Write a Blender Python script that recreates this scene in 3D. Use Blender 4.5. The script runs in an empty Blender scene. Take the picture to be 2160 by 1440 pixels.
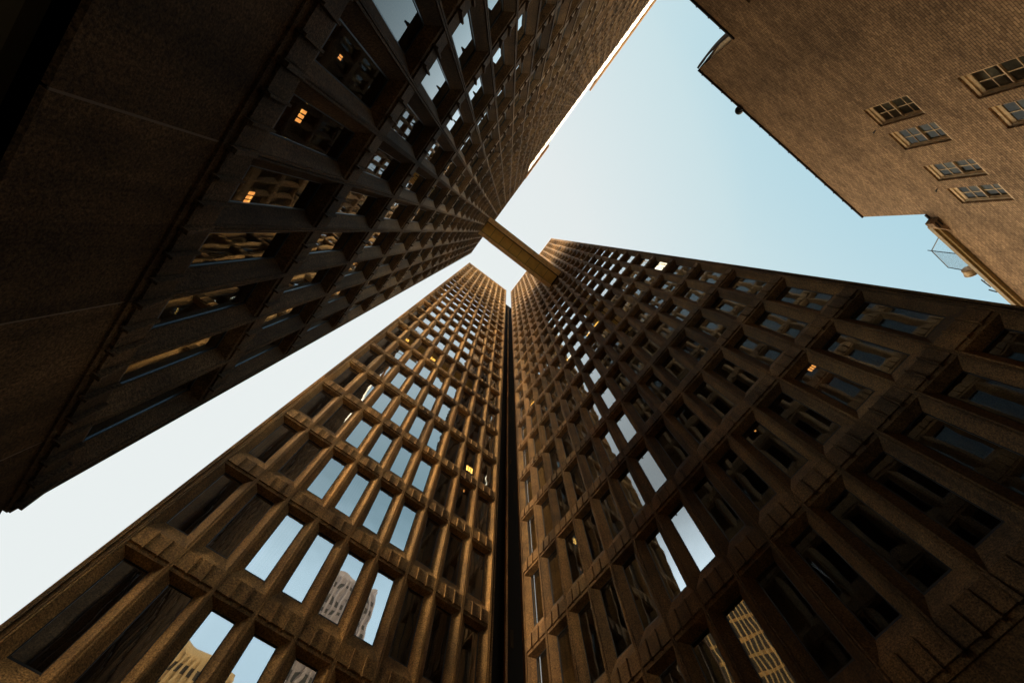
import bpy, bmesh, math, random
from mathutils import Matrix, Vector
random.seed(7)
R = random.random
scene = bpy.context.scene
col = scene.collection

# ------------------------------------------------------------------ measures
S = 1.1 / 1.5                 # metres per survey unit
W = 1.1                       # bay width
F = 5.2862 * S                # storey height
EYE = 1.6
Z0 = EYE + 8.6506 * S         # height of joint level 0
PHI = 0.649                   # bearing of the building grid
DB, SB = 14.3333 * S, -3.7806 * S
DC, SC = 12.0079 * S, 14.5351 * S
DA, SA = 4.1708 * S, -1.4450 * S
FPX = 1019.85; ZX, ZY = 1072.97, 489.58
def lev(k): return Z0 + k * F

# ------------------------------------------------------------------ camera
zc = Vector((ZX - 1080, -(ZY - 720), -FPX)).normalized()
xc = Vector((1, 0, 0)); xc = (xc - zc * xc.dot(zc)).normalized()
yc = zc.cross(xc)
M3 = Matrix.Rotation(-PHI, 3, 'Z') @ Matrix((xc, yc, zc))
cam = bpy.data.cameras.new('camera'); camo = bpy.data.objects.new('camera', cam); col.objects.link(camo)
m = M3.to_4x4(); m.translation = (0, 0, EYE); camo.matrix_world = m
cam.sensor_width = 36; cam.lens = 36 * FPX / 2160; cam.clip_start = 0.05; cam.clip_end = 6000
scene.camera = camo
M3T = M3.transposed()
def pix(p):
    v = M3T @ (Vector(p) - Vector((0, 0, EYE)))
    if v.z > -0.01: return None
    return (1080 + FPX * v.x / -v.z, 720 - FPX * v.y / -v.z)
def ray(u, v):
    return M3 @ Vector(((u - 1080) / FPX, -(v - 720) / FPX, -1))
def hit(u, v, axis, val):
    d = ray(u, v); t = (val - (EYE if axis == 2 else 0)) / d[axis]
    return Vector((0, 0, EYE)) + d * t

# ------------------------------------------------------------------ object helpers
def tag(o, label=None, cat=None, group=None, kind=None):
    if label: o['label'] = label
    if cat: o['category'] = cat
    if group: o['group'] = group
    if kind: o['kind'] = kind
    return o
def empty(name, loc=(0, 0, 0), rz=0, **k):
    o = bpy.data.objects.new(name, None); col.objects.link(o)
    o.location = loc; o.rotation_euler = (0, 0, rz); o.empty_display_size = 0.5
    return tag(o, **k)
class MB:
    def __init__(s): s.v = []; s.f = []
    def quad(s, a, b, c, d):
        n = len(s.v); s.v += [a, b, c, d]; s.f.append((n, n + 1, n + 2, n + 3))
    def poly(s, pts):
        n = len(s.v); s.v += list(pts); s.f.append(tuple(range(n, n + len(pts))))
    def hexa(s, p):   # p: 8 points, bottom 4 ccw, top 4 ccw
        n = len(s.v); s.v += list(p)
        for f in ((3, 2, 1, 0), (4, 5, 6, 7), (0, 1, 5, 4), (1, 2, 6, 5), (2, 3, 7, 6), (3, 0, 4, 7)):
            s.f.append(tuple(n + i for i in f))
    def box(s, x0, x1, y0, y1, z0, z1):
        s.hexa([(x0, y0, z0), (x1, y0, z0), (x1, y1, z0), (x0, y1, z0), (x0, y0, z1), (x1, y0, z1), (x1, y1, z1), (x0, y1, z1)])
    def bar(s, a, b, r):
        a = Vector(a); b = Vector(b); d = (b - a).normalized()
        u = d.orthogonal().normalized(); w = d.cross(u)
        p = [a + u * r + w * r, a - u * r + w * r, a - u * r - w * r, a + u * r - w * r]
        s.hexa([tuple(q) for q in p] + [tuple(q + (b - a)) for q in p])
    def mesh(s, name, mat, recalc=True):
        me = bpy.data.meshes.new(name); me.from_pydata([tuple(q) for q in s.v], [], s.f)
        if recalc: bm = bmesh.new(); bm.from_mesh(me); bmesh.ops.recalc_face_normals(bm, faces=bm.faces); bm.to_mesh(me); bm.free()
        if mat: me.materials.append(mat)
        return me
    def build(s, name, mat, parent=None, loc=(0, 0, 0), recalc=True, **k):
        return link(s.mesh(name, mat, recalc), name, parent, loc, **k)
def link(me, name, parent=None, loc=(0, 0, 0), rot=None, **k):
    o = bpy.data.objects.new(name, me); col.objects.link(o); o.parent = parent; o.location = loc
    if rot: o.rotation_euler = rot
    return tag(o, **k)

# ------------------------------------------------------------------ materials
class NT:
    def __init__(s, name):
        s.m = bpy.data.materials.new(name); s.m.use_nodes = True
        s.t = s.m.node_tree; s.t.nodes.clear(); s.out = s.n('ShaderNodeOutputMaterial')
        s.geo = None
    def n(s, typ, **kw):
        nd = s.t.nodes.new(typ)
        for k, v in kw.items():
            if k.startswith('i_'): nd.inputs[k[2:].replace('_', ' ')].default_value = v
            else: setattr(nd, k, v)
        return nd
    def l(s, a, b): s.t.links.new(a, b)
    def pos(s, scale=(1, 1, 1), rot=(0, 0, 0)):
        if not s.geo: s.geo = s.n('ShaderNodeNewGeometry')
        mp = s.n('ShaderNodeMapping'); mp.inputs['Scale'].default_value = scale; mp.inputs['Rotation'].default_value = rot
        s.l(s.geo.outputs['Position'], mp.inputs['Vector']); return mp.outputs[0]
    def noise(s, scale, detail=4, rough=.55, vec=None):
        nd = s.n('ShaderNodeTexNoise'); nd.inputs['Scale'].default_value = scale
        nd.inputs['Detail'].default_value = detail; nd.inputs['Roughness'].default_value = rough
        s.l(vec or s.pos(), nd.inputs['Vector']); return nd.outputs['Fac']
    def ramp(s, fac, stops):
        r = s.n('ShaderNodeValToRGB'); e = r.color_ramp.elements
        while len(e) < len(stops): e.new(.5)
        for i, (p, c) in enumerate(stops):
            e[i].position = p; e[i].color = (c if len(c) == 4 else (*c, 1)) if isinstance(c, tuple) else (c, c, c, 1)
        s.l(fac, r.inputs[0]); return r.outputs[0]
    def mul(s, a, b, typ='MULTIPLY', fac=1.0):
        x = s.n('ShaderNodeMix', data_type='RGBA', blend_type=typ); x.inputs[0].default_value = fac
        for q, i in ((a, 6), (b, 7)):
            if isinstance(q, tuple): x.inputs[i].default_value = (*q, 1)
            else: s.l(q, x.inputs[i])
        return x.outputs[2]
    def bump(s, h, dist, strength=1.0, normal=None):
        b = s.n('ShaderNodeBump'); b.inputs['Strength'].default_value = strength; b.inputs['Distance'].default_value = dist
        s.l(h, b.inputs['Height'])
        if normal: s.l(normal, b.inputs['Normal'])
        return b.outputs[0]
    def pbr(s, colr, rough=.8, normal=None, spec=.3, metal=0):
        p = s.n('ShaderNodeBsdfPrincipled')
        if isinstance(colr, tuple): p.inputs['Base Color'].default_value = (*colr, 1)
        else: s.l(colr, p.inputs['Base Color'])
        if isinstance(rough, (int, float)): p.inputs['Roughness'].default_value = rough
        else: s.l(rough, p.inputs['Roughness'])
        p.inputs['Specular IOR Level'].default_value = spec; p.inputs['Metallic'].default_value = metal
        if normal: s.l(normal, p.inputs['Normal'])
        s.l(p.outputs[0], s.out.inputs[0]); return s.m

def concrete(name, base, dark, axis=0, off=0.0):
    t = NT(name)
    sp = t.n('ShaderNodeSeparateXYZ'); t.pos(); t.l(t.geo.outputs['Position'], sp.inputs[0])
    def cell(o, offv, size):
        a = t.n('ShaderNodeMath', operation='SUBTRACT'); t.l(o, a.inputs[0]); a.inputs[1].default_value = offv
        d = t.n('ShaderNodeMath', operation='DIVIDE'); t.l(a.outputs[0], d.inputs[0]); d.inputs[1].default_value = size
        f = t.n('ShaderNodeMath', operation='FLOOR'); t.l(d.outputs[0], f.inputs[0]); return f.outputs[0]
    cb = t.n('ShaderNodeCombineXYZ'); t.l(cell(sp.outputs[axis], off, W), cb.inputs[0]); t.l(cell(sp.outputs[2], Z0, F), cb.inputs[1])
    wnz = t.n('ShaderNodeTexWhiteNoise', noise_dimensions='2D'); t.l(cb.outputs[0], wnz.inputs['Vector'])
    panel = t.ramp(wnz.outputs['Value'], [(0, .64), (1, 1.26)])
    speck = t.ramp(t.noise(32, 3, .75), [(.34, .28), (.50, .92), (.66, 1.65)])
    grain = t.ramp(t.noise(17, 3, .6), [(.3, .72), (.7, 1.2)])
    blot = t.ramp(t.noise(.9, 4, .6), [(.3, .58), (.7, 1.24)])
    streak = t.ramp(t.noise(1, 5, .6, t.pos((3.2, 3.2, .12))), [(.32, .55), (.62, 1.15)])
    c = t.mul(base, speck); c = t.mul(c, panel); c = t.mul(c, grain); c = t.mul(c, blot); c = t.mul(c, streak)
    hue = t.ramp(t.noise(.35, 3), [(.35, 0.0), (.65, 1.0)])
    mx = t.n('ShaderNodeMix', data_type='RGBA', blend_type='MULTIPLY'); t.l(hue, mx.inputs[0]); t.l(c, mx.inputs[6]); mx.inputs[7].default_value = (*dark, 1)
    nb = t.bump(t.noise(32, 3, .75), .02, .7)
    return t.pbr(mx.outputs[2], .85, nb, .25)
M = {}
M['mortar'] = NT('pale_mortar').pbr((.24, .20, .16), .9)
M['conA'] = concrete('shade_darkened_concrete', (.130, .086, .043), (.88, .80, .74), 1, SA)  # concrete colour lowered to stand in for the shade on tower A
M['conB'] = concrete('ochre_aggregate_concrete', (.325, .180, .058), (.92, .84, .74), 0, SB)
M['conC'] = concrete('umber_aggregate_concrete', (.155, .085, .028), (.92, .82, .74), 1, SC)
M['gap'] = NT('black_joint_and_shade').pbr((.004, .0035, .003), .9, None, .05)
t = NT('anodised_frame'); M['frame'] = t.pbr((.06, .09, .12), .28, None, .5, .55)
t = NT('dark_frame'); M['dframe'] = t.pbr((.015, .014, .013), .5)

def glass(name, tint, refl, wav, rmin=.60, rmax=.95, fmax=.6, expo=1.0):
    t = NT(name)
    rnd = t.n('ShaderNodeObjectInfo')
    h = t.noise(1.05, 1, .4)
    nb = t.bump(h, wav, 1.0)
    gl = t.n('ShaderNodeBsdfGlossy'); gl.inputs['Roughness'].default_value = .012; gl.inputs['Color'].default_value = (*refl, 1)
    t.l(nb, gl.inputs['Normal'])
    tr = t.n('ShaderNodeBsdfTransparent'); tr.inputs['Color'].default_value = (*tint, 1)
    lw = t.n('ShaderNodeFresnel'); lw.inputs['IOR'].default_value = 1.9
    mr = t.n('ShaderNodeMapRange'); mr.inputs['From Min'].default_value = .09; mr.inputs['From Max'].default_value = fmax
    mr.inputs['To Min'].default_value = rmin; mr.inputs['To Max'].default_value = rmax
    mr.inputs['From Min'].default_value = 0; mr.inputs['From Max'].default_value = 1
    t0 = t.n('ShaderNodeMapRange'); t0.inputs['From Min'].default_value = .09; t0.inputs['From Max'].default_value = fmax; t.l(lw.outputs[0], t0.inputs['Value'])
    pw = t.n('ShaderNodeMath', operation='POWER'); t.l(t0.outputs[0], pw.inputs[0]); pw.inputs[1].default_value = expo
    t.l(pw.outputs[0], mr.inputs['Value'])
    mx = t.n('ShaderNodeMixShader'); t.l(mr.outputs[0], mx.inputs[0]); t.l(tr.outputs[0], mx.inputs[1]); t.l(gl.outputs[0], mx.inputs[2])
    t.l(mx.outputs[0], t.out.inputs[0]); return t.m
M['glass'] = glass('coated_window_glass', (.55, .52, .5), (.90, .94, .97), .0060, .34, .95, .42)

M['glassA'] = glass('slab_window_glass', (.5, .46, .42), (.84, .92, .97), .0034, .05, .95, .38, 1.7)
M['glassC'] = glass('tower_window_glass', (.5, .48, .45), (.86, .93, .97), .0035, .14, .95, .42)
def curtain():
    t = NT('pleated_curtain')
    tc = t.n('ShaderNodeTexCoord')
    sx = t.n('ShaderNodeSeparateXYZ'); t.l(tc.outputs['Object'], sx.inputs[0])
    fx = t.n('ShaderNodeMath', operation='DIVIDE'); t.l(sx.outputs[0], fx.inputs[0]); fx.inputs[1].default_value = W
    fz = t.n('ShaderNodeMath', operation='DIVIDE'); t.l(sx.outputs[2], fz.inputs[0]); fz.inputs[1].default_value = F
    cx = t.n('ShaderNodeMath', operation='FLOOR'); t.l(fx.outputs[0], cx.inputs[0])
    cz = t.n('ShaderNodeMath', operation='FLOOR'); t.l(fz.outputs[0], cz.inputs[0])
    cb = t.n('ShaderNodeCombineXYZ'); t.l(cx.outputs[0], cb.inputs[0]); t.l(cz.outputs[0], cb.inputs[1])
    wn = t.n('ShaderNodeTexWhiteNoise', noise_dimensions='3D'); t.l(cb.outputs[0], wn.inputs['Vector'])
    mp = t.n('ShaderNodeMapping'); mp.inputs['Scale'].default_value = (1, 0, .04); t.l(tc.outputs['Object'], mp.inputs['Vector'])
    wv = t.n('ShaderNodeTexWave'); wv.inputs['Scale'].default_value = 3.4; wv.inputs['Distortion'].default_value = 2.5; wv.inputs['Detail'].default_value = 2; wv.inputs['Detail Scale'].default_value = 1.5
    t.l(mp.outputs[0], wv.inputs['Vector'])
    pl = t.ramp(wv.outputs['Fac'], [(.1, .25), (.8, 1.0)])
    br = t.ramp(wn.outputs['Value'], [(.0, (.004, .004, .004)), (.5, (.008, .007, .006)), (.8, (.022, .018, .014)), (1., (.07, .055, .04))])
    return t.pbr(t.mul(pl, br), .9, None, .1)
M['curtain'] = curtain()
t = NT('lit_ceiling_panel'); e = t.n('ShaderNodeEmission'); e.inputs['Color'].default_value = (1, .55, .10, 1); e.inputs['Strength'].default_value = 10.0
t.l(e.outputs[0], t.out.inputs[0]); M['lit'] = t.m
t = NT('dim_ceiling_panel'); e = t.n('ShaderNodeEmission'); e.inputs['Color'].default_value = (1, .42, .10, 1); e.inputs['Strength'].default_value = 2.2
t.l(e.outputs[0], t.out.inputs[0]); M['litdim'] = t.m

def brick():
    t = NT('brown_brick')
    tc = t.pos((1, 1, 1)); mp = t.n('ShaderNodeMapping'); mp.inputs['Rotation'].default_value = (math.radians(90), 0, 0)
    t.l(tc, mp.inputs['Vector'])
    b = t.n('ShaderNodeTexBrick'); t.l(mp.outputs[0], b.inputs['Vector'])
    b.offset = .5; b.inputs['Scale'].default_value = 1.0
    b.inputs['Brick Width'].default_value = .225; b.inputs['Row Height'].default_value = .078
    b.inputs['Mortar Size'].default_value = .010; b.inputs['Mortar Smooth'].default_value = .2; b.inputs['Bias'].default_value = -.1
    b.inputs['Color1'].default_value = (.44, .285, .155, 1); b.inputs['Color2'].default_value = (.24, .15, .08, 1)
    b.inputs['Mortar'].default_value = (.14, .09, .055, 1)
    blot = t.ramp(t.noise(.55, 5, .65), [(.3, .62), (.7, 1.18)])
    row = t.ramp(t.noise(1, 4, .6, t.pos((.25, .25, 2.6))), [(.35, .85), (.62, 1.06)])
    gr = t.ramp(t.noise(9, 4, .7), [(.3, .6), (.7, 1.3)])
    c = t.mul(b.outputs['Color'], blot); c = t.mul(c, row); c = t.mul(c, gr)
    inv = t.n('ShaderNodeMath', operation='SUBTRACT'); inv.inputs[0].default_value = 1; t.l(b.outputs['Fac'], inv.inputs[1])
    return t.pbr(c, .88, t.bump(inv.outputs[0], .012, .8), .2)
M['brick'] = brick()
def plain(name, c, rough=.6, spec=.3, metal=0, var=.25, sc=6):
    t = NT(name); k = t.ramp(t.noise(sc, 4, .6), [(.3, 1 - var), (.7, 1 + var)])
    return t.pbr(t.mul(c, k), rough, None, spec, metal)
M['sash'] = plain('weathered_tan_paint', (.62, .46, .27), .6)
M['coping'] = plain('dark_metal_coping', (.03, .022, .018), .5)
M['gutter'] = plain('brass_coloured_gutter', (.30, .20, .07), .45, .5, .3)
M['cream'] = plain('cream_stucco', (.80, .68, .48), .8)
M['soot'] = plain('black_roofing', (.018, .016, .015), .8)
M['steel'] = plain('dark_steel', (.03, .035, .04), .45, .5, .5)
M['tank'] = plain('tan_metal', (.55, .40, .22), .5, .4, .2)
M['bridge'] = plain('ochre_metal_panel', (.95, .68, .22), .6, .3, 0, .12, 1.5)
M['bridgebeam'] = plain('brown_concrete_beam', (.75, .53, .28), .8, .2, 0, .22, 3)
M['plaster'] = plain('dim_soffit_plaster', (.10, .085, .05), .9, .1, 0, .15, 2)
M['pave'] = plain('grey_paving', (.17, .145, .115), .85, .2, 0, .3, 2)
M['dglass'] = glass('old_window_glass', (.6, .62, .6), (.56, .53, .46), .004, .08, .35)
M['room'] = plain('dark_room', (.26, .25, .21), .9)
M['blind'] = plain('pale_roller_blind', (.36, .36, .30), .8)
def sunlit_band():
    t = NT('sunlit_band_white')
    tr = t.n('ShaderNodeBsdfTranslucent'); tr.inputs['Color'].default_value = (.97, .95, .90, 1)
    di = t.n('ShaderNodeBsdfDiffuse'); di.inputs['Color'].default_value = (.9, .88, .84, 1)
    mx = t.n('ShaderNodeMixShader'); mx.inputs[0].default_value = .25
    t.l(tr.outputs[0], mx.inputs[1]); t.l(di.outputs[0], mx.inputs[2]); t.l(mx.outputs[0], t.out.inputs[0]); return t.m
M['sunlit_band'] = sunlit_band()  # white translucent material that imitates sunlit facade

# ------------------------------------------------------------------ towers
def screen_area(q):
    n = 5; ins = 0; P = [pix(p) for p in q]
    if any(p is None for p in P): return 0
    a = 0
    for i in range(4):
        (x0, y0), (x1, y1) = P[i], P[(i + 1) % 4]; a += x0 * y1 - x1 * y0
    a = abs(a) / 2
    for i in range(n):
        for j in range(n):
            u, v = (i + .5) / n, (j + .5) / n
            p = [(P[0][k] * (1 - u) + P[1][k] * u) * (1 - v) + (P[3][k] * (1 - u) + P[2][k] * u) * v for k in (0, 1)]
            if 0 <= p[0] <= 2160 and 0 <= p[1] <= 1440: ins += 1
    return a * ins / (n * n)

CR = .05      # crest half width, share of a bay
def tower(root, i0, i1, rows_of, con, dep, pane_v=(.125, .79), px=(.22, .78), base_z=0.0, base_set=.03, base_t=.25, top=.45, frames=None, edge=(.2, .2), gl=None, fin=1.0):
    gl = gl or M['glass']; d = dep * W
    rot = root.matrix_world.to_3x3()
    Mw = Matrix.Translation(root.location) @ Matrix.Rotation(root.rotation_euler.z, 4, 'Z')
    wall = MB(); cells = []
    v1, v2 = pane_v; vt = .82
    for i in range(i0, i1):
        nr = rows_of(i); x0, x1 = i * W, (i + 1) * W
        a0, a1 = x0 + CR * W, x1 - CR * W; b0, b1 = x0 + px[0] * W, x1 - px[1] * W + 0
        b1 = x0 + px[1] * W
        for k in range(nr):
            zb, zt = lev(k), lev(k) + vt * F; p0, p1 = lev(k) + v1 * F, lev(k) + v2 * F
            wall.quad((a0, 0, zb), (a1, 0, zb), (b1, d, p0), (b0, d, p0))
            wall.quad((b0, d, p1), (b1, d, p1), (a1, 0, zt), (a0, 0, zt))
            wall.quad((a0, 0, zb), (b0, d, p0), (b0, d, p1), (a0, 0, zt))
            wall.quad((b1, d, p0), (a1, 0, zb), (a1, 0, zt), (b1, d, p1))
            # little return at the pane
            e = d + .05
            wall.quad((b0, d, p0), (b1, d, p0), (b1, e, p0), (b0, e, p0)); wall.quad((b0, d, p1), (b0, e, p1), (b1, e, p1), (b1, d, p1))
            wall.quad((b0, d, p0), (b0, e, p0), (b0, e, p1), (b0, d, p1)); wall.quad((b1, d, p0), (b1, d, p1), (b1, e, p1), (b1, e, p0))
            wall.quad((a0, 0, zt), (a1, 0, zt), (a1, 0, lev(k + 1)), (a0, 0, lev(k + 1)))
            cells.append((i, k))
        # level-0 spandrel ground, parapet
        wall.quad((a0, 0, lev(-.18)), (a1, 0, lev(-.18)), (a1, 0, lev(0)), (a0, 0, lev(0)))
        zp = lev(nr); wall.quad((a0, 0, zp), (a1, 0, zp), (a1, 0, zp + top * F), (a0, 0, zp + top * F))
        wall.quad((x0, 0, lev(-.18)), (x0, base_set, lev(-.18)), (x1, base_set, lev(-.18)), (x1, 0, lev(-.18)))
        wall.quad((x0, 0, zp + top * F), (x1, 0, zp + top * F), (x1, .6, zp + top * F), (x0, .6, zp + top * F))
    for i in range(i0, i1 + 1):
        nr = rows_of(min(i, i1 - 1)); c = i * W; zt = lev(nr) + top * F
        if i > i0: zt = max(zt, lev(rows_of(i - 1)) + top * F)
        wall.quad((c - CR * W, 0, lev(-.18)), (c + CR * W, 0, lev(-.18)), (c + CR * W, 0, zt), (c - CR * W, 0, zt))
    wall.build('wall', con, root)
    # blank base panels with a joint on every second ridge
    base = MB()
    js = [i for i in range(i0, i1 + 1) if i % 2 == 0]
    xs = [i0 * W - edge[0] * W] + [j * W for j in js if i0 < j < i1] + [i1 * W + edge[1] * W]
    for a, b in zip(xs, xs[1:]):
        base.box(a + .012, b - .012, base_set, base_set + base_t, base_z, lev(-.18) - .004)
    base.build('base_panel', con, root)
    if base_z > 1:
        for x in xs[1:-1]:
            mo = MB(); mo.box(x - .013, x + .013, base_set + .004, base_set + .02, base_z + .01, lev(-.18) - .01); mo.build('mortar_joint', M['mortar'], root)
    # ridges between the bays: two slim ribs with an open joint
    for i in range(i0, i1 + 1):
        nr = rows_of(min(i, i1 - 1)); c = i * W; zt = lev(nr) + top * F - .02
        mm = MB(); zb = lev(-.155)
        for s in (-1, 1):
            xa, xb = sorted((c + s * .008, c + s * .042))
            n = max(1, nr // 4)
            seg = [zb] + [lev(k) for k in range(2, nr + 1, 2)] + [zt]
            for q0, q1 in zip(seg, seg[1:]): mm.box(xa, xb, -.042, .002, q0 + .008, q1 - .008)
        mm.hexa([(c - .03, -.13, zb - .03), (c + .03, -.13, zb - .03), (c + .03, .03, zb - .03), (c - .03, .03, zb - .03),
                 (c - .03, -.045, lev(0)), (c + .03, -.045, lev(0)), (c + .03, .03, lev(0)), (c - .03, .03, lev(0))])
        mm.build('mullion', con, root)
    # one spandrel: three tilted blocks and two fins
    def spandrel(mb, ox, oz):
        hb = -.145 * F
        g = [.047, .310, .357, .643, .690, .953]
        for q in range(3):
            a, b = ox + g[2 * q] * W, ox + g[2 * q + 1] * W
            j = .004 * (R() - .5)
            mb.hexa([(a, -.036 + j, oz + hb), (b, -.036 + j, oz + hb), (b, .0, oz + hb), (a, .0, oz + hb),
                     (a, -.024, oz - .022), (b, -.024, oz - .022), (b, .0, oz - .022), (a, .0, oz - .022)])
        for cx in (.3335, .6665):
            a, b = ox + (cx - .0155) * W, ox + (cx + .0155) * W
            mb.hexa([(a, -.125 * fin, oz + hb - .06), (b, -.125 * fin, oz + hb - .06), (b, .03, oz + hb - .06), (a, .03, oz + hb - .06),
                     (a, -.080 * fin, oz - .012), (b, -.080 * fin, oz - .012), (b, -.0, oz - .012), (a, -.0, oz - .012)])
    one = MB(); spandrel(one, 0, 0); sp_me = one.mesh('spandrel', con)
    def area(i, z0, z1):
        q = [Mw @ Vector(p) for p in ((i * W, 0, z0), ((i + 1) * W, 0, z0), ((i + 1) * W, 0, z1), (i * W, 0, z1))]
        return screen_area(q)
    sps = [(i, k) for i in range(i0, i1) for k in range(rows_of(i) + 1)]
    sps.sort(key=lambda c: -area(c[0], lev(c[1] - .15), lev(c[1])))
    for i, k in sps[:100]: link(sp_me, 'spandrel', root, (i * W, 0, lev(k)))
    rest = MB()
    for i, k in sps[100:]: spandrel(rest, i * W, lev(k))
    rest.build('spandrel_band', con, root, kind='stuff')
    # panes
    w_, h_ = (px[1] - px[0]) * W, (v2 - v1) * F
    pm = MB(); pm.quad((-w_ / 2, 0, -h_ / 2), (w_ / 2, 0, -h_ / 2), (w_ / 2, 0, h_ / 2), (-w_ / 2, 0, h_ / 2)); pane = pm.mesh('window', gl, False)
    fm = MB(); b = .022
    for (xa, xb, za, zb) in ((-w_ / 2, w_ / 2, -h_ / 2, -h_ / 2 + b * 2.2), (-w_ / 2, w_ / 2, h_ / 2 - b, h_ / 2), (-w_ / 2, -w_ / 2 + b, -h_ / 2 + b * 2.2, h_ / 2 - b), (w_ / 2 - b, w_ / 2, -h_ / 2 + b * 2.2, h_ / 2 - b)):
        fm.box(xa, xb, -.018, .01, za, zb)
    frame = fm.mesh('frame', frames or M['dframe'])
    cells.sort(key=lambda c: -area(c[0], lev(c[1] + v1), lev(c[1] + v2)))
    def tilt(): return (random.gauss(0, .0022), 0, random.gauss(0, .0030))
    for i, k in cells[:100]:
        loc = ((i + (px[0] + px[1]) / 2) * W, d + .03, lev(k) + (v1 + v2) / 2 * F)
        o = link(pane, 'window', root, loc, tilt())
        link(frame, 'frame', o)
    rest = MB(); rf = MB()
    for i, k in cells[100:]:
        cx, cz = (i + (px[0] + px[1]) / 2) * W, lev(k) + (v1 + v2) / 2 * F; tx, _, tz = tilt()
        pts = [(cx + sx * w_ / 2, d + .03 + sx * w_ / 2 * tz - sz * h_ / 2 * tx, cz + sz * h_ / 2) for sx, sz in ((-1, -1), (1, -1), (1, 1), (-1, 1))]
        rest.quad(*pts)
    rest.build('window_rows', gl, root, recalc=False, kind='stuff')
    # curtains well behind the glass, and the dark body of the building
    top_r = max(rows_of(i) for i in range(i0, i1))
    xs = [(i, rows_of(i)) for i in range(i0, i1)]
    cu = MB()
    for i, nr in xs: cu.quad((i * W, d + .55, lev(0)), ((i + 1) * W, d + .55, lev(0)), ((i + 1) * W, d + .55, lev(nr)), (i * W, d + .55, lev(nr)))
    c = cu.build('curtain', M['curtain'], root)
    return d

def strips(root, x, s, z0, z1, con, w=.2):
    # fluted corner pilaster beyond the last ridge; s = outward sign along the facade
    mb = MB(); a = .05
    for (u0, u1, y) in ((.05, .09, .03), (.105, .15, .0), (.165, w, .035)):
        xa, xb = sorted((x + s * u0 * W, x + s * u1 * W)); mb.box(xa, xb, y - .02, .6, z0, z1)
    xa, xb = sorted((x + s * .05 * W, x + s * (w - .005) * W)); mb.box(xa, xb, .06, .62, z0 + .01, z1 - .01)
    mb.build('corner_pilaster', con, root)

# --- tower A : the long dark slab at the upper left
A = empty('office_tower', (-DA, SA, 0), math.radians(90), label='long dark brown concrete office slab filling the upper left, pale band standing in for sunlit facade along its roof edge', cat='tower')
LOWI = -7
rowsA = lambda i: 20 if i >= LOWI else 16
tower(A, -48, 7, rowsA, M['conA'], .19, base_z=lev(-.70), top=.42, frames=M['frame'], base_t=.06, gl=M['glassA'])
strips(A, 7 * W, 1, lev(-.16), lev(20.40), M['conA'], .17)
b = MB()
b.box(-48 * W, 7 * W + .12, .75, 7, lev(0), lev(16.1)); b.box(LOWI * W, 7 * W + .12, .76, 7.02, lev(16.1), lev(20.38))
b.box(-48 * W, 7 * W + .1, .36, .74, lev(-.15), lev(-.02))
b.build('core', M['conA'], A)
b = MB(); b.box(-48 * W, 7 * W, .10, 7, lev(-.55), lev(-.50)); b.build('slot', M['gap'], A)
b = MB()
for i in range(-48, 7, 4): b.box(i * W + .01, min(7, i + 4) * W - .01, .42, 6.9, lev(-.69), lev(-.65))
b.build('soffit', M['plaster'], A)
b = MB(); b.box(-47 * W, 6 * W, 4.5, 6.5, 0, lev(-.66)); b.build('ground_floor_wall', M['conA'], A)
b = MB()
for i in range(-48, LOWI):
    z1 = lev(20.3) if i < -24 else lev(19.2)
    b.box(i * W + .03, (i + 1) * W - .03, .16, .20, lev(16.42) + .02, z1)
b.build('sunlit_facade_band', M['sunlit_band'], A)  # white band added in place of the sunlit upper facade
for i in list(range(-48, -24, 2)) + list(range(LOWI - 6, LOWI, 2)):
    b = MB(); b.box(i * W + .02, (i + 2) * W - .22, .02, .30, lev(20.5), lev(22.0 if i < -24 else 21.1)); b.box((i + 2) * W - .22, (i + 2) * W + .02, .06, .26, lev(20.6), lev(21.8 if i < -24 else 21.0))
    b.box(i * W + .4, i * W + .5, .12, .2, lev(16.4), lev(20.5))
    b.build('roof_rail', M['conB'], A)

# --- tower B : facing us, lower left
B = empty('office_tower', (SB, DB, 0), 0, label='golden brown concrete tower at the lower left with nine window bays facing the viewer', cat='tower')
tower(B, 0, 9, lambda i: 26, M['conB'], .155, top=.46, fin=.62)
strips(B, 0, -1, 0, lev(26.46), M['conB'], .20)
strips(B, 9 * W, 1, 0, lev(26.46), M['conB'], .17)
b = MB(); b.box(-.2, 9 * W + .17, .74, 13, 0, lev(26.44)); b.build('core', M['conB'], B)

# --- tower C : right
Cc = empty('office_tower', (DC, SC, 0), math.radians(-90), label='brown concrete tower on the lower right meeting the far end of the skybridge', cat='tower')
tower(Cc, 0, 14, lambda i: 28, M['conC'], .185, top=.24, fin=.85, gl=M['glassC'])
strips(Cc, 0, -1, 0, lev(28.24), M['conC'], .15)
strips(Cc, 14 * W, 1, 0, lev(28.24), M['conC'], .155)
b = MB(); b.box(-.15, 14 * W + .16, .75, 4.5, 0, lev(28.22)); b.build('core', M['conC'], Cc)

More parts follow.
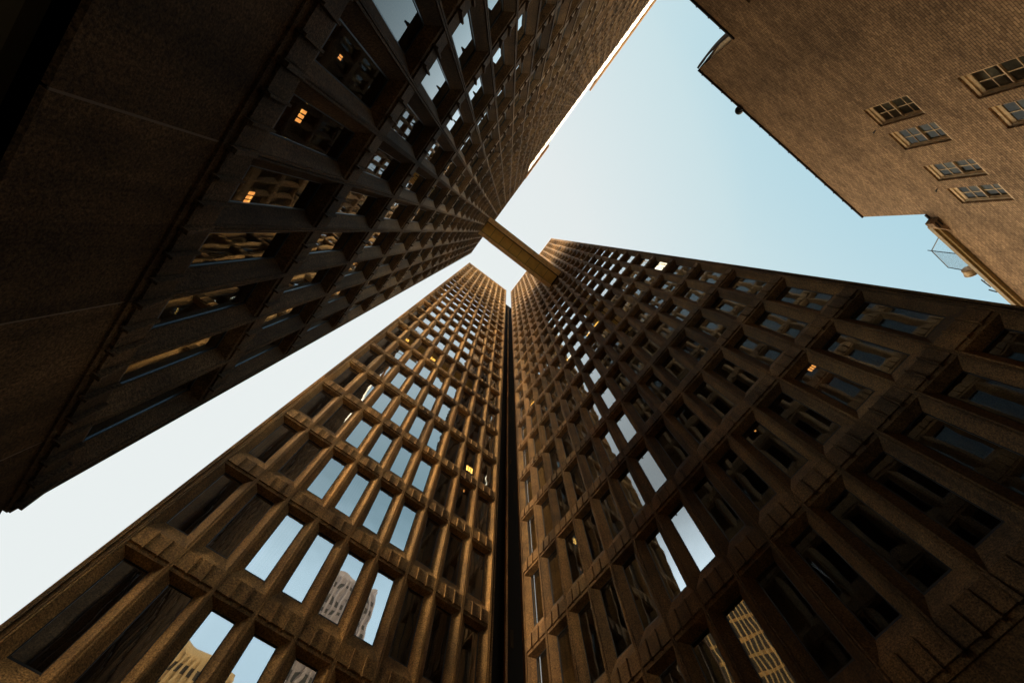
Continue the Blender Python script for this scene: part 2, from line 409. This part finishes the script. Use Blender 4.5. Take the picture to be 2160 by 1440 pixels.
# ceiling lights seen behind the panes
def lamp(root, u, v, axis, plane, dep, mat, n=3, wd=.09, ln=.42, along='x'):
    inward = {'B': Vector((0, 1, 0)), 'C': Vector((1, 0, 0)), 'A': Vector((-1, 0, 0))}[root]
    obj = {'A': A, 'B': B, 'C': Cc}[root]
    k0 = hit(u, v, axis, plane)
    rz = obj.rotation_euler.z
    f0 = Matrix.Rotation(-rz, 3, 'Z') @ (k0 - obj.location)
    eye = Matrix.Rotation(-rz, 3, 'Z') @ (Vector((0, 0, EYE)) - obj.location)
    dpn = {'A': .19, 'B': .155, 'C': .185}[root] * W + .03
    k = math.floor((f0.z - Z0) / F); i = math.floor(f0.x / W)
    if (f0.z - lev(k)) / F > .80: k += 1; f0.z = lev(k) + .05 * F
    ray_ = f0 - eye; pn = f0 + ray_ * (dpn / ray_.y)
    pn.z = min(max(pn.z, lev(k) + .20 * F, lev(k) + .06 * F + ray_.z / ray_.y * dpn), lev(k) + .74 * F); pn.x = min(max(pn.x, (i + .33) * W), (i + .67) * W)
    ray_ = pn - eye; l = pn + ray_ * (.10 / ray_.y)
    mb = MB()
    for j in range(n):
        o_ = (j - (n - 1) / 2) * wd * 1.45
        if along == 'x': mb.box(l.x - ln / 2, l.x + ln / 2, l.y - .02 , l.y - .01, l.z + o_ - wd / 2, l.z + o_ + wd / 2)
        else: mb.box(l.x + o_ - wd / 2, l.x + o_ + wd / 2, l.y - .02, l.y - .01, l.z - ln / 2, l.z + ln / 2)
    mb.build('ceiling_light', mat, obj)
for u, v, n in ((990, 990, 3), (859, 718, 2), (913, 758, 3)): lamp('B', u, v, 1, DB, .5, M['lit'], n, .10, .5, 'y')
lamp('B', 978, 1035, 1, DB, .5, M['litdim'], 1, .06, .2, 'y')
for u, v in ((1259, 684), (1243, 703), (1201, 756), (1124, 852)): lamp('C', u, v, 0, DC, .5, M['lit'], 1, .16, .5)
lamp('C', 1714, 776, 0, DC, .5, M['litdim'], 3, .05, .18, 'y')
lamp('C', 1594, 909, 0, DC, .5, M['litdim'], 2, .02, .06, 'y')
lamp('A', 633, 244, 0, -DA, .5, M['litdim'], 3, .05, .16, 'y')
lamp('A', 523, 416, 0, -DA, .5, M['litdim'], 3, .05, .16, 'y')
lamp('A', 716, 120, 0, -DA, .5, M['litdim'], 2, .025, .10, 'y')

# --- recessed link between B and C
lk = empty('recessed_link', (0, 17.3 * S, 0), 0, label='narrow black recessed link in the slot between the two brown towers', cat='building')
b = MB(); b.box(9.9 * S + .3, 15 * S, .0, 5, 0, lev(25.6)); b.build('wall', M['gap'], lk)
b = MB(); b.box(.738 * 17.3 * S, .7465 * 17.3 * S, -.10, .0, 0, lev(25.5)); b.build('mullion', M['conB'], lk)
pm = MB(); pm.quad((0, 0, 0), (.16, 0, 0), (.16, 0, .9), (0, 0, .9)); lkp = pm.mesh('window', M['dglass'], False)
for k in [q for q in range(0, 25) if R() < .6]: link(lkp, 'window', lk, (.752 * 17.3 * S + .12 + .3 * (k % 2), -.02, lev(k) + (.2 + .4 * R()) * F), (random.gauss(0, .004), 0, random.gauss(0, .006)))

# --- skybridge
y0, y1 = -.12 * S, 3.44 * S; zb = EYE + 87.6 * S
br = empty('skybridge', ((-DA + DC) / 2, (y0 + y1) / 2, zb), 0, label='enclosed skybridge with ochre panelled underside spanning between the two tallest towers', cat='bridge')
xl, xr = -(DC + DA) / 2 + .02, (DC + DA) / 2 - .16; hw = (y1 - y0) / 2
b = MB(); b.box(xl, xr, -hw, -hw + .62, 0, 1.0); b.build('edge_beam', M['bridgebeam'], br)
b = MB(); b.box(xl, xr, hw - .48, hw, 0, 1.0); b.box(xl + 1.6, xr - .3, hw - .12, hw + .03, -.05, .95); b.build('edge_beam', M['bridgebeam'], br)
b = MB(); nP = 8; L = (xr - xl) / nP
for q in range(nP): b.box(xl + q * L + .02, xl + (q + 1) * L - .02, -hw + .62, hw - .48, .70, .78)
b.build('soffit_panel', M['bridge'], br)
b = MB(); b.box(xl + .02, xr - .02, -hw + .60, -hw + .74, .30, .69); b.build('painted_shade_strip', M['gap'], br)  # black strips put in as the shade along both beams
b = MB(); b.box(xl + .02, xr - .02, hw - .52, hw - .47, .30, .69); b.build('painted_shade_strip', M['gap'], br)
for yy in (-hw + .30, hw - .26):
    b = MB()
    for q in range(1, nP): b.box(xl + q * L - .012, xl + q * L + .012, yy - .2, yy + .2, -.004, .01)
    b.build('beam_joint', M['gap'], br, kind='stuff')
b = MB(); b.box(xl, xr, -hw - .03, -hw - .002, .0, .14); b.build('edge_trim', M['steel'], br)
b = MB(); b.box(xl, xr, -hw + .621, hw - .481, .80, .86); b.build('deck', M['gap'], br)
for s in (-1, 1):
    b = MB(); yy = s * (hw - .08)
    for q in range(nP): b.box(xl + q * L + .05, xl + (q + 1) * L - .05, yy - .02, yy + .02, 1.0, 2.9)
    b.build('side_glazing', M['glass'], br)
b = MB(); b.box(xl, xr, -hw, hw, 2.9, 3.2); b.build('roof', M['bridgebeam'], br)
for xx, w_ in ((xl + .0, .12), (xr - .02, .16)):
    b = MB(); b.box(xx - .05 if xx < 0 else xx, xx + w_ - .05, -hw + .04, hw - .04, .03, 3.1); b.build('expansion_joint', M['gap'], br)

# --- brick building D
YD = -15 * S
def dx(u): return u * S
def dz(h): return EYE + h * S
D = empty('brick_building', (0, YD, 0), math.radians(180), label='brown brick building at the upper right with multi-pane sash windows and stepped roofline', cat='building')
# local frame: x' = -x, outward = +y in world = -y' local
RX = [(-2, 3.46, 28.0), (3.46, 18.15, 32.9), (18.15, 40, 27.95)]
wins = []
for wx in ((-2.9, -1.7), (1.40, 2.65), (10.24, 11.48), (12.01, 13.25), (14.51, 15.67), (16.26, 17.45), (24.0, 25.2)):
    for f in range(0, 5):
        top_ = 25.28 - f * 5.05
        if wx[0] < 9 and False: continue
        wins.append((wx[0], wx[1], top_ - 2.68, top_))
wins = [w for w in wins if w[0] > -1.9]
xs = sorted({-2, 3.46, 18.15, 40, *[w[0] for w in wins], *[w[1] for w in wins]})
zs = sorted({0, 27.95, 28.0, 32.9, *[w[2] for w in wins], *[w[3] for w in wins]})
wl = MB()
def P3(x, y, h): return (-x * S, -y, (EYE + h * S) if h > 0 else 0.0)     # y: metres outward
for xa, xb in zip(xs, xs[1:]):
    lim = next(r[2] for r in RX if r[0] <= xa < r[1])
    for za, zb_ in zip(zs, zs[1:]):
        if zb_ > lim + 1e-6: continue
        if any(w[0] <= xa < w[1] and w[2] <= za < w[3] for w in wins): continue
        wl.quad(P3(xa, 0, za), P3(xb, 0, za), P3(xb, 0, zb_), P3(xa, 0, zb_))
REV = -.20
for w in wins:
    x0, x1, z0, z1 = w
    wl.quad(P3(x0, 0, z0), P3(x0, REV, z0), P3(x0, REV, z1), P3(x0, 0, z1)); wl.quad(P3(x1, 0, z0), P3(x1, REV, z0), P3(x1, REV, z1), P3(x1, 0, z1))
    wl.quad(P3(x0, 0, z1), P3(x1, 0, z1), P3(x1, REV, z1), P3(x0, REV, z1)); wl.quad(P3(x0, 0, z0), P3(x1, 0, z0), P3(x1, REV, z0), P3(x0, REV, z0))
# returns, roofs and back of the shell
wl.quad(P3(3.46, 0, 28.0), P3(3.46, -9, 28.0), P3(3.46, -9, 32.9), P3(3.46, 0, 32.9))
wl.quad(P3(18.15, 0, 27.95), P3(18.15, -9, 27.95), P3(18.15, -9, 32.9), P3(18.15, 0, 32.9))
wl.quad(P3(-2, 0, 0), P3(-2, -9, 0), P3(-2, -9, 28), P3(-2, 0, 28)); wl.quad(P3(40, 0, 0), P3(40, -9, 0), P3(40, -9, 27.95), P3(40, 0, 27.95))
wl.quad(P3(-2, -9, 0), P3(40, -9, 0), P3(40, -9, 27.95), P3(-2, -9, 27.95))
wl.build('wall', M['brick'], D)
rf = MB()
for xa, xb, hh in RX: rf.quad(P3(xa, -.3, hh - .3), P3(xb, -.3, hh - .3), P3(xb, -9, hh - .3), P3(xa, -9, hh - .3))
rf.build('roof', M['soot'], D)
cp = MB()
for xa, xb, hh in RX:
    xb2 = min(xb, 18.7) if xa > 18 else xb
    cp.box(-xb2 * S, -xa * S, -.07, .35, EYE + hh * S, EYE + hh * S + .07)
    n = int((xb2 - xa) / .83)
    for q in range(n):
        cx = -(xa + .4 + q * .83) * S + (R() - .5) * .04
        cp.box(cx - .03, cx + .03, -.105, -.06, EYE + hh * S - .01, EYE + hh * S + .055)
cp.build('coping', M['coping'], D)
gt = MB(); zz = EYE + 27.75 * S
gt.box(-40 * S, -18.9 * S, -.16, -.10, zz, zz + .22); gt.box(-40 * S, -18.9 * S, -.26, -.17, zz + .12, zz + .34); gt.box(-40 * S, -18.9 * S, -.10, .0, zz + .02, zz + .10)
gt.build('gutter', M['gutter'], D)
# triangular bracket carrying the gutter end
bk = MB()
p = [(-18.45, -.002), (-19.6, -.002), (-18.85, -.30), (-18.5, -.30)]
bk.hexa([(x * S, y, EYE + 27.45 * S) for x, y in p] + [(x * S, y, EYE + 28.0 * S) for x, y in p]); bk.build('corbel', M['brick'], D)
bk = MB()
for a in (.06, .19): bk.box(-18.95 * S, -18.52 * S, -a - .05, -a, EYE + 27.45 * S - .03, EYE + 27.45 * S - .002)
bk.build('corbel_vent', M['soot'], D)
# sash windows
def sash_window(w):
    x0, x1, z0, z1 = (w[0] * S, w[1] * S, EYE + w[2] * S, EYE + w[3] * S); wd, ht = x1 - x0, z1 - z0
    cx = -(x0 + x1) / 2
    fr = MB(); t_ = .07
    fr.box(-wd / 2, wd / 2, .07, .20, ht - .10, ht - .003); fr.box(-wd / 2, wd / 2, .02, .20, .003, .07)
    fr.box(-wd / 2 + .003, -wd / 2 + t_, .09, .20, .07, ht - .10); fr.box(wd / 2 - t_, wd / 2 - .003, .09, .20, .07, ht - .10)
    fr.box(-wd / 2 + .02, wd / 2 - .02, .12, .19, ht - .19, ht - .10)
    o = fr.build('window', M['sash'], D, (cx, 0, z0))
    mid = ht * .5
    for (za, zb_, y) in ((mid - .02, ht - .19, .125), (.07, mid + .02, .165)):
        sm = MB(); a, b_ = -wd / 2 + t_, wd / 2 - t_; r = .035
        sm.box(a, b_, y, y + .035, za, za + r); sm.box(a, b_, y, y + .035, zb_ - r, zb_)
        sm.box(a, a + r, y, y + .035, za + r, zb_ - r); sm.box(b_ - r, b_, y, y + .035, za + r, zb_ - r)
        sm.box(-.012, .012, y + .004, y + .03, za + r, zb_ - r); zm = (za + zb_) / 2
        sm.box(a + r, -.012, y + .004, y + .03, zm - .012, zm + .012); sm.box(.012, b_ - r, y + .004, y + .03, zm - .012, zm + .012)
        sm.build('sash', M['sash'], o)
        g = MB(); g.quad((a, y + .02, za), (b_, y + .02, za), (b_, y + .02, zb_), (a, y + .02, zb_)); g.build('pane', M['dglass'], o, recalc=False)
    rm = MB(); rm.quad((-wd / 2, .34, 0), (wd / 2, .34, 0), (wd / 2, .34, ht), (-wd / 2, .34, ht)); rm.quad((-wd / 2, .2, ht), (wd / 2, .2, ht), (wd / 2, .34, ht), (-wd / 2, .34, ht))
    for s in (-1, 1): rm.quad((s * wd / 2, .2, 0), (s * wd / 2, .34, 0), (s * wd / 2, .34, ht), (s * wd / 2, .2, ht))
    rm.build('room_backing', M['room'], o)
    if R() < .75:
        q = ht * (.15 + .3 * R()); bl = MB(); bl.quad((-wd / 2 + .08, .28, ht - q - .1), (wd / 2 - .08, .28, ht - q - .1), (wd / 2 - .08, .28, ht), (-wd / 2 + .08, .28, ht)); bl.build('roller_blind', M['blind'], o)
for w in wins: sash_window(w)
# curved flashing and stucco gable in the notch of the roofline
cv = MB(); n = 12
for q in range(n):
    def cpt(tt):
        x = 3.46 - .03 - .26 * (1 - tt) ** .75 - .09 * math.sin(math.pi * tt); return (-x * S, EYE + (28.15 + 4.75 * tt) * S)
    (xa, za), (xb, zb_) = cpt(q / n), cpt((q + 1) / n)
    cv.hexa([(xa, -.02, za), (xa + .09, -.02, za), (xa + .09, .4, za), (xa, .4, za), (xb, -.02, zb_), (xb + .09, -.02, zb_), (xb + .09, .4, zb_), (xb, .4, zb_)])
cv.build('gable_flashing', M['coping'], D)
cw = MB(); cw.poly([(-3.44 * S, .03, EYE + 28.1 * S), (-3.18 * S, .03, EYE + 28.2 * S), (-3.17 * S, .03, EYE + 29.4 * S), (-3.44 * S, .03, EYE + 31.2 * S)]); cw.build('gable_infill', M['cream'], D)

def pipe(x, h, n):
    o = MB(); o.bar((0, 0, 0), (0, .10, .02), .014); o.bar((0, .10, .0), (0, .12, -.05), .02)
    return o.build(n, M['steel'], None, (x * S, YD + .0, EYE + h * S))
tag(pipe(11.6, 25.72, 'wall_spout'), 'small dark spout on the brick wall beside the left pair of sash windows', 'spout', 'spouts on the brick wall')
tag(pipe(16.2, 25.72, 'wall_spout'), 'small dark spout on the brick wall beside the sash windows nearest the roof step', 'spout', 'spouts on the brick wall')
# round roof ventilator
def lathe(prof, n=20, axis='z'):
    mb = MB()
    for (r0, a0), (r1, a1) in zip(prof, prof[1:]):
        for q in range(n):
            t0, t1 = 2 * math.pi * q / n, 2 * math.pi * (q + 1) / n
            pts = [(r0 * math.cos(t0), r0 * math.sin(t0), a0), (r0 * math.cos(t1), r0 * math.sin(t1), a0), (r1 * math.cos(t1), r1 * math.sin(t1), a1), (r1 * math.cos(t0), r1 * math.sin(t0), a1)]
            if axis == 'y': pts = [(x, -z, y) for x, y, z in pts]
            mb.quad(*pts)
    return mb
vt = lathe([(.05, -.3), (.05, -.06), (.13, -.04), (.185, .01), (.19, .08), (.16, .15), (.08, .19), (.0, .2)])
vt.build('roof_ventilator', M['steel'], None, (7.15 * S, YD + .06, EYE + 33.15 * S), label='round dark ventilator bulging over the roof edge of the brick building', cat='ventilator')

# rooftop wire fence, dish and pipes on the low wing
def onD(u, v, y=YD): return hit(u, v, 1, y)
yf = YD - .25
a, b_, c_, d_, e_ = onD(1990, 482, yf), onD(1965, 529, yf), onD(2017, 535, yf), onD(2000, 564, yf), onD(2060, 575, yf)
tipb = onD(1957, 528, yf)
fe = empty('wire_fence', (c_.x, yf, c_.z - .3), 0, label='dark wire mesh fence panels rising above the low brick roof', cat='fence')
loc = lambda p: p - fe.location
fr = MB()
for p, q in ((a, b_), (tipb, c_), (b_, d_), (d_, e_)): fr.bar(loc(p), loc(q), .016)
for p, q, n in ((b_, c_, 5), (d_, e_, 5)):
    for i in range(1, n):
        m_ = loc(p).lerp(loc(q), i / n); fr.bar(m_, m_ + Vector((-.03, 0, .06)), .012)
fr.build('fence_frame', M['steel'], fe)
ms = MB()
for i in range(1, 22):
    f_ = i / 22; ms.bar(loc(b_).lerp(loc(d_), f_), loc(c_).lerp(loc(e_), f_), .0022)
    if i < 16: ms.bar(loc(b_).lerp(loc(c_), i / 16), loc(d_).lerp(loc(e_), i / 16), .0022)
for i in range(1, 16):
    f_ = i / 16; ms.bar(loc(a).lerp(loc(b_), f_), loc(onD(2013, 510, yf)).lerp(loc(c_), f_), .0018)
ms.build('wire_mesh', M['steel'], fe)
dc = onD(2046, 572, YD - .2)
dm = lathe([(0, -.17), (.22, -.17), (.25, -.16), (.265, -.15), (.265, -.11), (.25, -.10), (.25, .10), (.265, .11), (.265, .15), (.25, .16), (.22, .17), (0, .17)], 28)
o = dm.build('roof_drum', M['tank'], None, dc, label='round tan drum lying behind the brass gutter of the low brick roof', cat='drum')
o.rotation_euler = (0, math.radians(90), math.radians(14))
pp = MB(); p1, p2 = onD(2070, 590, YD - .05), onD(2090, 605, YD - .05)
pp.bar((0, 0, 0), p2 - p1, .022); pp.bar((p2 - p1) * .25, (p2 - p1) * .25 + Vector((0, -.3, -.3)), .014)
pp.build('roof_pipe', M['steel'], None, p1, label='thin dark pipe lying just off the gutter, nearest the round drum', cat='pipe')
pp = MB(); p1, p2 = onD(2086, 611, YD - .05), onD(2104, 616, YD - .05)
pp.bar((0, 0, 0), p2 - p1, .022); pp.build('roof_pipe', M['steel'], None, p1, label='short dark pipe stub jutting from the gutter, farther from the round drum', cat='pipe')

# ------------------------------------------------------------------ neighbours seen only in the panes, plus an unseen sun blocker
def neighbour(name, label, loc, rz, wid, dep, hgt, wall, nx, nz, ww, wh, wm):
    o = empty(name, loc, rz, label=label, cat='building')
    mb = MB(); mb.box(-wid / 2, wid / 2, 0, dep, 0, hgt); mb.build('wall', wall, o)
    g = MB(); gx, gz = wid / nx, (hgt - 3) / nz
    for i in range(nx):
        for j in range(nz):
            cx, cz = -wid / 2 + (i + .5) * gx, (j + .5) * gz
            g.quad((cx - gx * ww / 2, -.02, cz - gz * wh / 2), (cx + gx * ww / 2, -.02, cz - gz * wh / 2), (cx + gx * ww / 2, -.02, cz + gz * wh / 2), (cx - gx * ww / 2, -.02, cz + gz * wh / 2))
    g.build('window_grid', wm, o, kind='stuff')
    p = MB()
    for i in range(nx + 1):
        cx = -wid / 2 + i * gx; p.box(cx - gx * .12, cx + gx * .12, -.35, -.001, 0, hgt - 1)
    p.build('pier', wall, o)
    return o
M['creamwall'] = plain('cream_stone', (.78, .58, .30), .8)
M['greywall'] = plain('grey_granite', (.42, .36, .33), .8)
M['goldwall'] = plain('pale_gold_stone', (.85, .55, .22), .8)
M['dimwin'] = plain('dim_glass', (.10, .09, .07), .3)
neighbour('cream_office_block', 'cream stone office block with a grid of windows, mirrored in the lowest left panes', (1.5 * S, -80 * S, 0), math.radians(180), 14 * S, 12, EYE + 87 * S, M['creamwall'], 10, 18, .55, .6, M['dimwin'])
neighbour('grey_stone_tower', 'grey stone tower with a pale edge, mirrored in the lower middle panes', (25.5 * S, -80 * S, 0), math.radians(180), 13 * S, 12, EYE + 127 * S, M['greywall'], 9, 30, .5, .5, M['dimwin'])
neighbour('gold_office_tower', 'pale gold office tower with a dark window grid, mirrored in the lower right panes', (-62 * S, 36 * S, 0), math.radians(62), 30 * S, 12, EYE + 96 * S, M['goldwall'], 30, 22, .86, .80, M['dimwin'])

neighbour('unseen_sun_blocker', 'unseen brown block added behind the long dark slab to shade the low sun', (-74 * S, 4 * S, 0), math.radians(90), 56 * S, 12, EYE + 54 * S, M['conC'], 20, 12, .6, .6, M['dimwin'])  # never in view; added to keep low sun off the lower floors

# ------------------------------------------------------------------ ground
g = MB(); g.quad((-1500, -1500, 0), (1500, -1500, 0), (1500, 1500, 0), (-1500, 1500, 0)); g.build('ground', M['pave'], None, kind='structure')

# ------------------------------------------------------------------ light
SUN = Vector((-.90, -.115, .40)).normalized()
el, az = math.asin(SUN.z), math.atan2(SUN.x, SUN.y)
w = bpy.data.worlds.new('World'); scene.world = w; w.use_nodes = True
nt = w.node_tree; nt.nodes.clear()
def wn(t, **k):
    n = nt.nodes.new(t)
    for a, v in k.items(): setattr(n, a, v)
    return n
out = wn('ShaderNodeOutputWorld'); bg = wn('ShaderNodeBackground'); sky = wn('ShaderNodeTexSky', sky_type='NISHITA')
sky.sun_disc = False; sky.sun_elevation = el; sky.sun_rotation = az; sky.air_density = 1.0; sky.dust_density = 1.6; sky.ozone_density = 1.2
bg.inputs['Strength'].default_value = .10
# thin high haze: pale around the sun's side of the sky and near the horizon, blue on the far side
tcw = wn('ShaderNodeTexCoord')
def mth(op, a, b=None, clamp=False):
    n = wn('ShaderNodeMath', operation=op, use_clamp=clamp)
    for i, q in enumerate((a, b)):
        if q is None: continue
        if isinstance(q, (int, float)): n.inputs[i].default_value = q
        else: nt.links.new(q, n.inputs[i])
    return n.outputs[0]
dot = wn('ShaderNodeVectorMath', operation='DOT_PRODUCT'); nt.links.new(tcw.outputs['Generated'], dot.inputs[0]); dot.inputs[1].default_value = Vector((-.38, .78, .50)).normalized()
sep = wn('ShaderNodeSeparateXYZ'); nt.links.new(tcw.outputs['Generated'], sep.inputs[0])
low = mth('MULTIPLY', mth('SUBTRACT', .90, sep.outputs[2], True), 1.5, True)
fac = mth('ADD', mth('MULTIPLY', mth('SUBTRACT', dot.outputs['Value'], -.08), 1.5), low, True)
rp = wn('ShaderNodeValToRGB'); nt.links.new(fac, rp.inputs[0])
el_ = rp.color_ramp.elements
while len(el_) < 4: el_.new(.5)
for e_, (p_, c_) in zip(el_, ((0, (.34, .65, .80)), (.32, (.63, .80, .84)), (.68, (.82, .88, .88)), (1, (.87, .92, .91)))): e_.position = p_; e_.color = (*c_, 1)
boost = wn('ShaderNodeVectorMath', operation='SCALE'); nt.links.new(rp.outputs[0], boost.inputs[0]); boost.inputs['Scale'].default_value = 10.0
mixs = wn('ShaderNodeMix', data_type='RGBA'); mixs.inputs[0].default_value = .93
# wide bright aureole round the sun, which stands behind the dark slab
dsun = wn('ShaderNodeVectorMath', operation='DOT_PRODUCT'); nt.links.new(tcw.outputs['Generated'], dsun.inputs[0]); dsun.inputs[1].default_value = SUN
glow = mth('POWER', mth('MULTIPLY', mth('SUBTRACT', dsun.outputs['Value'], .87, True), 7.7), 1.1)
gsc = wn('ShaderNodeVectorMath', operation='SCALE'); gsc.inputs[0].default_value = (1.0, .75, .42); nt.links.new(mth('MULTIPLY', glow, 260.0), gsc.inputs['Scale'])
addg = wn('ShaderNodeVectorMath', operation='ADD')
nt.links.new(sky.outputs[0], mixs.inputs[6]); nt.links.new(boost.outputs[0], mixs.inputs[7])
nt.links.new(mixs.outputs[2], addg.inputs[0]); nt.links.new(gsc.outputs[0], addg.inputs[1])
# warm haze low on the horizon
hz = mth('POWER', mth('MULTIPLY', mth('SUBTRACT', .50, sep.outputs[2], True), 2.0), 1.0)
hsc = wn('ShaderNodeVectorMath', operation='SCALE'); hsc.inputs[0].default_value = (1.0, .74, .42); nt.links.new(mth('MULTIPLY', hz, mth('ADD', 5.0, mth('MULTIPLY', mth('MAXIMUM', sep.outputs[0], 0.0), 130.0))), hsc.inputs['Scale'])
addh = wn('ShaderNodeVectorMath', operation='ADD'); nt.links.new(addg.outputs[0], addh.inputs[0]); nt.links.new(hsc.outputs[0], addh.inputs[1])
# the half of the sky on the sun's side is brighter at middle heights
def sstep(v, a, b):
    n = wn('ShaderNodeMapRange', interpolation_type='SMOOTHSTEP'); nt.links.new(v, n.inputs['Value']); n.inputs['From Min'].default_value = a; n.inputs['From Max'].default_value = b
    return n.outputs[0]
mxn = mth('MAXIMUM', mth('MULTIPLY', sep.outputs[0], -1.0), mth('MULTIPLY', sep.outputs[1], -1.0))
mid = mth('MULTIPLY', sstep(mxn, .44, .62), mth('SUBTRACT', 1.0, sstep(sep.outputs[2], .70, .86)))
msc = wn('ShaderNodeVectorMath', operation='SCALE'); msc.inputs[0].default_value = (.84, .98, 1.06); nt.links.new(mth('MULTIPLY', mid, mth('ADD', 11.5, mth('MULTIPLY', mth('MAXIMUM', mth('MULTIPLY', sep.outputs[0], -1.0), 0.0), 36.0))), msc.inputs['Scale'])
addm = wn('ShaderNodeVectorMath', operation='ADD'); nt.links.new(addh.outputs[0], addm.inputs[0]); nt.links.new(msc.outputs[0], addm.inputs[1])
nt.links.new(addm.outputs[0], bg.inputs[0]); nt.links.new(bg.outputs[0], out.inputs[0])
sl = bpy.data.lights.new('sun', 'SUN'); sl.energy = 5.0; sl.angle = math.radians(3.0); sl.color = (1, .81, .56)
so = bpy.data.objects.new('sun', sl); col.objects.link(so); so.location = (0, 0, 200)
so.rotation_euler = SUN.to_track_quat('Z', 'Y').to_euler()

scene.view_settings.view_transform = 'Standard'; scene.view_settings.look = 'None'; scene.view_settings.exposure = 0
cy = scene.cycles
cy.max_bounces = 10; cy.diffuse_bounces = 4; cy.glossy_bounces = 5; cy.transparent_max_bounces = 8; cy.transmission_bounces = 4
cy.use_denoising = True
